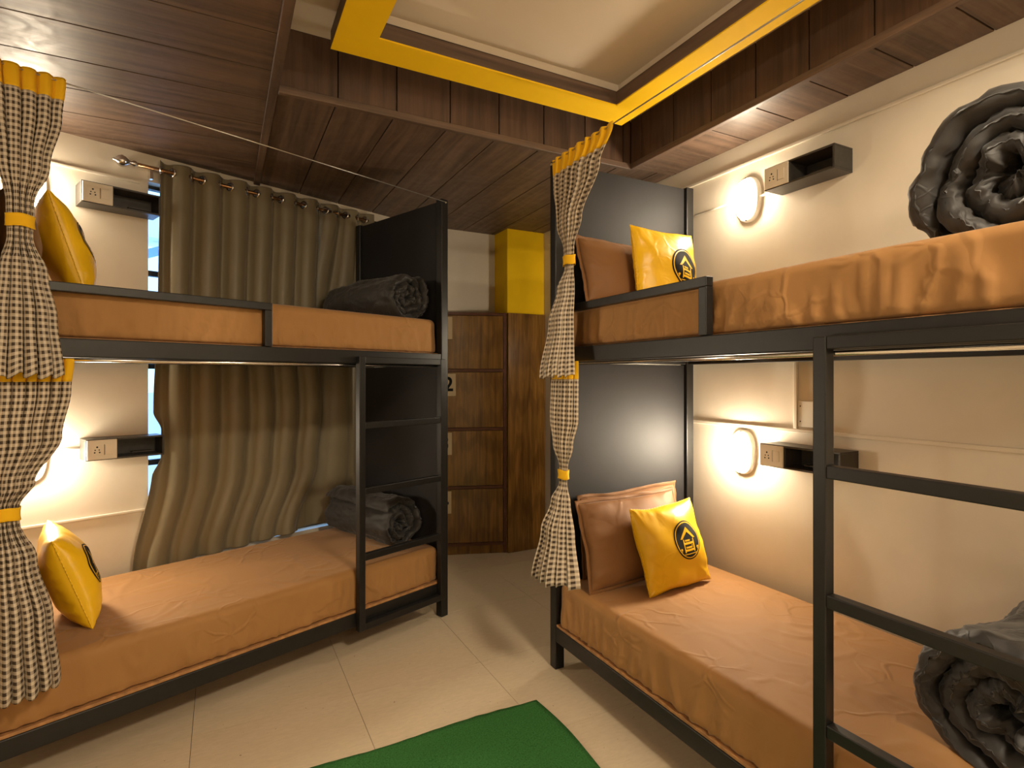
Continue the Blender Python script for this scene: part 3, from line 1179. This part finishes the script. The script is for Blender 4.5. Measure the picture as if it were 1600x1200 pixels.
# ------------------------------------------------------------------ olive window curtain and its rod
def window_curtain():
    ROD_Q, ROD_Z = .940, 2.520
    rod = thing('curtain_rail', 'bronze curtain rail with chrome finial above the window', 'curtain rail', None)
    MB().tube(aq(-1.285, ROD_Q, ROD_Z), aq(.20, ROD_Q, ROD_Z), .0105, 14).build('rail', 'bronze', rod, True)
    prof = [(0, .010), (.012, .016), (.02, .016), (.03, .010), (.038, .012), (.055, .026), (.072, .031), (.088, .024), (.10, .010), (.108, .006), (.114, .001)]
    f = MB().lathe(prof, aq(-1.280, ROD_Q, ROD_Z), -ADIR, 20).build('finial', 'chrome', rod, True)
    for s in (-1.225,):
        MB().obox(aq(s, ROD_Q - .004, ROD_Z - .06), ADIR * .016, QDIR * (WQ - ROD_Q + .004), (0, 0, .056)).build('bracket', 'chrome', rod, bevel=.002)

    def panel(label, sl_rows, sr_rows, period, phase, amp, seed, hem, qoff=0.0, nu=260, box_push=0.0):
        t = thing('window_curtain', label, 'curtain', None, 'olive window curtain panels')
        off = Vector((seed * 3.3, 0, seed))

        def pos(u, z):
            sl, = lerp_rows(sl_rows, z)
            sr, = lerp_rows(sr_rows, z)
            top_l, top_r = sl_rows[0][1], sr_rows[0][1]
            st = top_l + (top_r - top_l) * u          # where this thread hangs at the rail
            s = sl + (sr - sl) * u
            # the free edge is pushed aside where the socket box stands proud of the wall
            e_ = max(0, 1 - max(0, abs(z - 1.05) - .07) / .10)
            s += box_push * e_ * e_ * (3 - 2 * e_) * max(0, 1 - u * 7) ** 2
            k = (2.56 - z) / 2.1
            ph = 2 * PI * (st - phase) / period + .9 * k * noise.noise(Vector((st * 4, z * .7, 0)) + off)
            a = amp * (1 - .25 * k) * (.85 + .6 * k * noise.noise(Vector((st * 5, z * .8, 4)) + off))
            sn = math.sin(ph)
            sn = math.copysign(abs(sn) ** .75, sn)
            back = min(1, k * 4) * (1 - u) ** 1.3 * qoff
            q = ROD_Q + back + a * sn - .010 * k
            low = max(0, 1 - (z - .45) / .25)
            q += .010 * low * noise.noise(Vector((st * 9, z * 6, 7)) + off)
            s += .012 * math.cos(ph) * (1 - .3 * k)
            hz = hem(u)
            zz = z if z > 1 else 1 - (1 - z) * (1 - hz) / (1 - .40)
            return aq(s, q, zz + (.004 * math.cos(ph) if z > 2.5 else 0))
        z0, z1 = 2.568, .40
        nv = 300
        m = MB()
        m.grid(lambda u, v: pos(u, z0 + (z1 - z0) * v), nu, nv)
        # the cloth is open where the rail passes through an eyelet
        def rail_off(i):
            p = Vector(m.v[i])
            return math.hypot((p - LP).dot(QDIR) - ROD_Q, p.z - ROD_Z)
        m.f = [f_ for f_ in m.f if Vector(m.v[f_[0]]).z < 2.46 or min(rail_off(i) for i in f_) > .0165]
        m.build('cloth', 'olive_satin', t, True, solid=.0015)
        # stitched heading: a slightly raised hem line
        h = MB()
        h.grid(lambda u, v: pos(u, 2.462 - .004 * v) - QDIR * .0016, nu, 1)
        h.build('heading_seam', 'olive_satin', t, True)
        # an eyelet wherever the cloth crosses the rail, lying in the cloth
        last = None
        for k in range(1201):
            p = pos(k / 1200, ROD_Z)
            d = (p - LP).dot(QDIR) - ROD_Q
            if last is not None and d * last[1] <= 0 and 0 < k < 1200:
                tg = pos(min(1, (k + 7) / 1200), ROD_Z) - pos(max(0, (k - 8) / 1200), ROD_Z)
                tg.z = 0
                nn = Vector((tg.y, -tg.x, 0)).normalized()
                if nn.dot(ADIR) < 0:
                    nn = -nn
                nn = (nn + ADIR * .35).normalized()
                c = LP + ADIR * (p - LP).dot(ADIR) + QDIR * ROD_Q
                MB().torus((c.x, c.y, ROD_Z), nn, .0225, .0048, 22, 8).build('eyelet', 'chrome', t, True)
            last = (p, d)
        return t
    panel('olive satin window curtain panel hanging beside the socket boxes',
          [(2.568, -1.190), (1.8, -1.200), (1.23, -1.222), (.95, -1.225), (.40, -1.315)],
          [(2.568, -.235), (1.8, -.26), (1.2, -.215), (.85, -.25), (.40, -.40)],
          .152, -1.185, .030, 1.0, lambda u: .375 + .045 * u, box_push=.038)
    panel('olive satin window curtain panel hanging behind the black end board',
          [(2.568, -.225), (1.6, -.36), (1.2, -.40), (.40, -.52)], [(2.568, .16), (.40, .16)],
          .152, -1.185, .024, 2.0, lambda u: .425, .062, 120)


window_curtain()


# ------------------------------------------------------------------ wall lamps and socket boxes
def wall_lamp(label, pos, right, group='oval bulkhead wall lamps'):
    """pos: centre on the wall; local x = right along the wall, y = up, z = out of the wall"""
    t = thing('wall_lamp', label, 'lamp', frame(pos, right, (0, 0, 1)), group)

    def sup(a, e=2.4):
        c, s = math.cos(a), math.sin(a)
        return math.copysign(abs(c) ** (2 / e), c), math.copysign(abs(s) ** (2 / e), s)
    b = MB()
    pr = [(0, 1.0), (.020, 1.0), (.028, .96), (.030, .88)]

    def base(u, v):
        k = v * 3
        i = min(int(k), 2)
        f = k - i
        z = pr[i][0] + (pr[i + 1][0] - pr[i][0]) * f
        sc = pr[i][1] + (pr[i + 1][1] - pr[i][1]) * f
        x, y = sup(2 * PI * u)
        return Vector((x * .068 * sc, y * .112 * sc, z))
    b.grid(base, 40, 3, wrap_u=True)
    b.build('base', 'lamp_plastic', t, True)
    g = MB()

    def glass(u, v):
        a = v * PI / 2
        x, y = sup(2 * PI * u)
        r = max(.0005, math.cos(a))
        return Vector((x * .058 * r, y * .101 * r, .029 + .052 * math.sin(a)))
    g.grid(glass, 28, 7, wrap_u=True)
    g.build('glass', 'lamp_glass_upper' if pos[2] > 1.6 else 'lamp_glass_lower', t, True)
    for sy in (-1, 1):
        MB().tube((0, sy * .106, .028), (0, sy * .106, .034), .004, 8).build('screw', 'chrome', t)
    return t


def socket_box(label, pos, right, length=.335):
    """pos: lower left back corner on the wall; local x along the wall, y up, z out"""
    t = thing('socket_box', label, 'socket box', frame(pos, right, (0, 0, 1)), 'dark socket boxes with a niche')
    D, H, th = .125, .104, .009
    m = MB()
    m.box(0, length, 0, th, 0, D).box(0, length, H - th, H, 0, D).box(0, th, th, H - th, 0, D)
    m.box(length - th, length, th, H - th, 0, D).box(th, length - th, th, H - th, 0, .006)
    m.box(.122, .122 + th, th, H - th, .006, D - .004)
    m.build('case', 'box_laminate', t, bevel=.0015)
    p = MB().box(.004, .126, .004, H - .004, D - .002, D + .007).build('switch_plate', 'switch_plastic', t, bevel=.003)
    MB().box(.020, .068, .026, .078, D + .007, D + .0082).build('socket', 'switch_plastic', p, bevel=.001)
    h = MB()
    for x, y, r in ((.044, .066, .0042), (.036, .052, .003), (.052, .052, .003), (.034, .040, .0036), (.054, .040, .0036)):
        h.tube((x, y, D + .0078), (x, y, D + .0086), r, 10)
    h.build('socket_holes', 'hole_dark', p)
    MB().prism([(.076, .028), (.108, .028), (.108, .076), (.076, .076)], D + .007, D + .0105).build('rocker', 'switch_plastic', p, bevel=.0012)
    MB().box(.0725, .0745, .026, .078, D + .007, D + .0076).build('gap_line', 'hole_dark', p)
    # wire lip in the niche
    MB().box(.20, .30, .020, .026, .05, .09).build('holder', 'box_laminate', t, bevel=.001)
    return t


yp = (0, -1, 0)          # along the right wall, seen from the room: left to right
wall_lamp('lit oval bulkhead lamp on the cream wall above the upper bunk', (XR, 1.938, 2.300), yp)
wall_lamp('lit oval bulkhead lamp on the cream wall over the lower bunk', (XR, 1.972, 1.022), yp)
wall_lamp('lit oval bulkhead lamp behind the checked curtain over the upper window bunk', aq(-1.715, WQ, 2.300), ADIR)
wall_lamp('lit oval bulkhead lamp behind the checked curtain over the lower window bunk', aq(-1.715, WQ, 1.015), ADIR)
# unseen: side wall lamp inferred from the fascia shadow, other two added for brightness
for lab, p, r in (('added oval fill lamp, unseen behind the black end board near the lockers', (XR, 2.72, 1.66), yp),
                  ('lit oval bulkhead lamp high on the side wall', (XL, .45, 2.30), (0, 1, 0)),
                  ('added oval fill lamp, unseen high on the wall facing the window', (.75, YF, 2.30), (-1, 0, 0))):
    wall_lamp(lab, p, r)
socket_box('dark socket box with niche on the cream wall above the upper bunk', (XR, 1.757, 2.270), yp)
socket_box('dark socket box with niche on the cream wall over the lower bunk', (XR, 1.782, .990), yp, .385)
socket_box('dark socket box with niche beside the window curtain over the upper bunk', aq(-1.535, WQ, 2.250), ADIR)
socket_box('dark socket box with niche beside the window curtain over the lower bunk', aq(-1.518, WQ, .996), ADIR)

# surface conduits between lamp and box
cables = [('white conduit leading to the upper lamp on the cream wall', [(XR - .006, 2.30, 2.315), (XR - .006, 2.02, 2.315)]),
          ('short white conduit between upper lamp and socket box on the cream wall', [(XR - .008, 1.89, 2.300), (XR - .008, 1.755, 2.300)]),
          ('white conduit between lower lamp and socket box by the window', [aq(-1.65, WQ - .006, 1.055), aq(-1.518, WQ - .006, 1.055)])]
for lab, pts in cables:
    tag(MB().path_tube(pts, .006, 8).build('cable_conduit', 'cord_white', None, True), lab, 'conduit')
bp = thing('blank_plate', 'pale blank switch plate behind the ladder on the cream wall', 'switch plate', frame((XR, 1.625, 1.235), yp, (0, 0, 1)))
MB().box(-.045, .045, -.06, .06, 0, .008).build('plate', 'cord_white', bp, bevel=.003)
for y in (-.035, .035):
    MB().tube((-.032, y, .008), (-.032, y, .0095), .003, 8).build('screw', 'hole_dark', bp)

# round fill light added on the ceiling, out of view, to brighten the room
cl = thing('ceiling_fill', 'added round fill light, unseen inside the yellow frame', 'lamp', Matrix.Translation((1.26, -.38, ZC)))
MB().lathe([(0, .285), (.02, .285), (.035, .275), (.036, .262)], (0, 0, 0), (0, 0, -1), 32).build('housing', 'lamp_plastic', cl, True)
MB().lathe([(.034, .265), (.045, .25), (.052, .19), (.054, .0005)], (0, 0, 0), (0, 0, -1), 24).build('diffuser', 'fill_glass', cl, True)


# ------------------------------------------------------------------ lockers
def lockers():
    P0, P1 = Vector((2.022, 3.975, 0)), Vector((1.425, 4.188, 0))       # front edge on the floor, right to left
    u = (P1 - P0).normalized()                                          # to the left along the front
    wdt = (P1 - P0).length
    n = Vector((u.y, -u.x, 0))                                         # out of the front?
    if n.y > 0:
        n = -n
    t = thing('locker_cabinet', 'glossy brown wood locker cabinet with four numbered doors', 'locker', frame(P0, -u, (0, 0, 1)))
    inv = t.matrix_basis.inverted()
    H = 1.920
    # local: x = right (so the front spans x -wdt..0), y = up, z = towards the room
    b = MB()
    poly = [P0, P1, Vector((1.425, YB - .001, 0)), Vector((2.026, YB - .001, 0))]
    b.prism([(p.x - n.x * .018, p.y - n.y * .018) if i < 2 else (p.x, p.y) for i, p in enumerate(poly)], 0, H)
    b.v = [tuple(inv @ Vector(v)) for v in b.v]
    b.build('carcass', 'locker_edge', t)

    def lbox(name, mat, x0, x1, y0, y1, z0, z1, par=None, bevel=.001):
        o = MB().box(x0, x1, y0, y1, z0, z1).build(name, mat, par or t, bevel=bevel)
        return o
    lbox('stile', 'locker_edge', -.026, -.002, .0, H, -.018, .004)
    lbox('stile', 'locker_edge', -wdt, -wdt + .024, .0, H, -.018, .004)
    lbox('top_rail', 'locker_edge', -wdt + .024, -.026, H - .022, H, -.018, .004)
    lbox('plinth', 'locker_door', -wdt + .024, -.026, 0, .066, -.018, .000)
    lbox('rail', 'locker_edge', -wdt + .024, -.026, .066, .088, -.018, .004)
    zs = [.088, .518, .540, .982, 1.004, 1.448, 1.470, H - .022]
    doors = [(zs[6], zs[7], '1'), (zs[4], zs[5], '2'), (zs[2], zs[3], '3'), (zs[0], zs[1], '4')]
    for a, b_ in ((zs[1], zs[2]), (zs[3], zs[4]), (zs[5], zs[6])):
        lbox('rail', 'locker_edge', -wdt + .024, -.026, a, b_, -.018, .004)
    tag_right = {'1': .432, '2': .405, '3': .436, '4': .440}
    for z0, z1, num in doors:
        d = lbox('door', 'locker_door', -wdt + .027, -.029, z0 + .003, z1 - .003, -.016, .001)
        xr = -tag_right[num]
        zc = z1 - .103
        p = lbox('number_tag', 'paper', xr - .125, xr, zc - .088, zc + .088, .001, .0022, d, 0)
        p['label'] = 'paper tag with the number ' + num
        cu = bpy.data.curves.new('digit', 'FONT')
        cu.body = num
        cu.size = .155
        cu.align_x = 'CENTER'
        cu.align_y = 'CENTER'
        cu.offset = .0035
        tmp = bpy.data.objects.new('digit_tmp', cu)
        COL.objects.link(tmp)
        dg = bpy.context.evaluated_depsgraph_get()
        me = bpy.data.meshes.new_from_object(tmp.evaluated_get(dg))
        bpy.data.objects.remove(tmp)
        me.transform(Matrix.Translation((xr - .058, zc, .0030)))
        me.materials.clear()
        me.materials.append(MATS['ink'])
        o = bpy.data.objects.new('digit', me)
        COL.objects.link(o)
        # third level is the limit: the digit sits beside its tag, under the door
        o.parent = d
    # wooden panel in front of the yellow column
    pn = MB().box(2.026, XR - .001, 3.950, 3.974, 0, H).build('cladding_panel', 'locker_wood', None, bevel=.001)
    tag(pn, 'glossy wood panel covering the foot of the yellow column', 'panel')


lockers()


# ------------------------------------------------------------------ floor mat
def mat_piece():
    def fn(u, v):
        x = .15 + (1.198 - .15) * u
        y = .55 + (2.083 - .55) * v
        e = .010 * noise.noise(Vector((x * 5, y * 5, 0)))
        if v > .999:
            y += .012 * math.sin(x * 9) * .6 + .004 * noise.noise(Vector((x * 20, 1, 0)))
        if u > .999:
            x += .014 * math.sin(y * 7 + 1)
        edge = min(u, 1 - u, v, 1 - v)
        z = .004 + .003 * noise.noise(Vector((x * 4, y * 4, 2))) + .003
        return Vector((x, y, z))
    m = MB()
    m.grid(fn, 60, 70)
    o = m.build('floor_mat', 'green_felt', None, True)
    md = o.modifiers.new('thickness', 'SOLIDIFY')
    md.thickness = .006
    md.offset = -1
    tag(o, 'green artificial turf mat on the beige floor', 'mat')


mat_piece()


# ------------------------------------------------------------------ what the window gap shows outside
ob = thing('steel_shed', 'blue and white steel shed outside the window', 'building', Matrix.Translation(aq(-1.6, 6.0, 0)) @ Matrix.Rotation(A_ROT, 4, 'Z'))
MB().box(-6, 6, 0, .2, -4, 1.2).build('wall', 'outside_white', ob)
for k in range(7):
    MB().obox((-6 + k * 2, -.15, -4), (.18, 0, 0), (0, .15, 0), (0, 0, 7.2)).build('column', 'outside_blue', ob)
for k in range(6):
    MB().obox((-6 + k * 2, -.12, 2.2), (2, 0, .9), (0, .1, 0), (0, 0, .12)).build('brace', 'outside_blue', ob)
MB().box(-6, 6, -.3, .3, 3.2, 3.5).build('roof_beam', 'outside_white', ob)
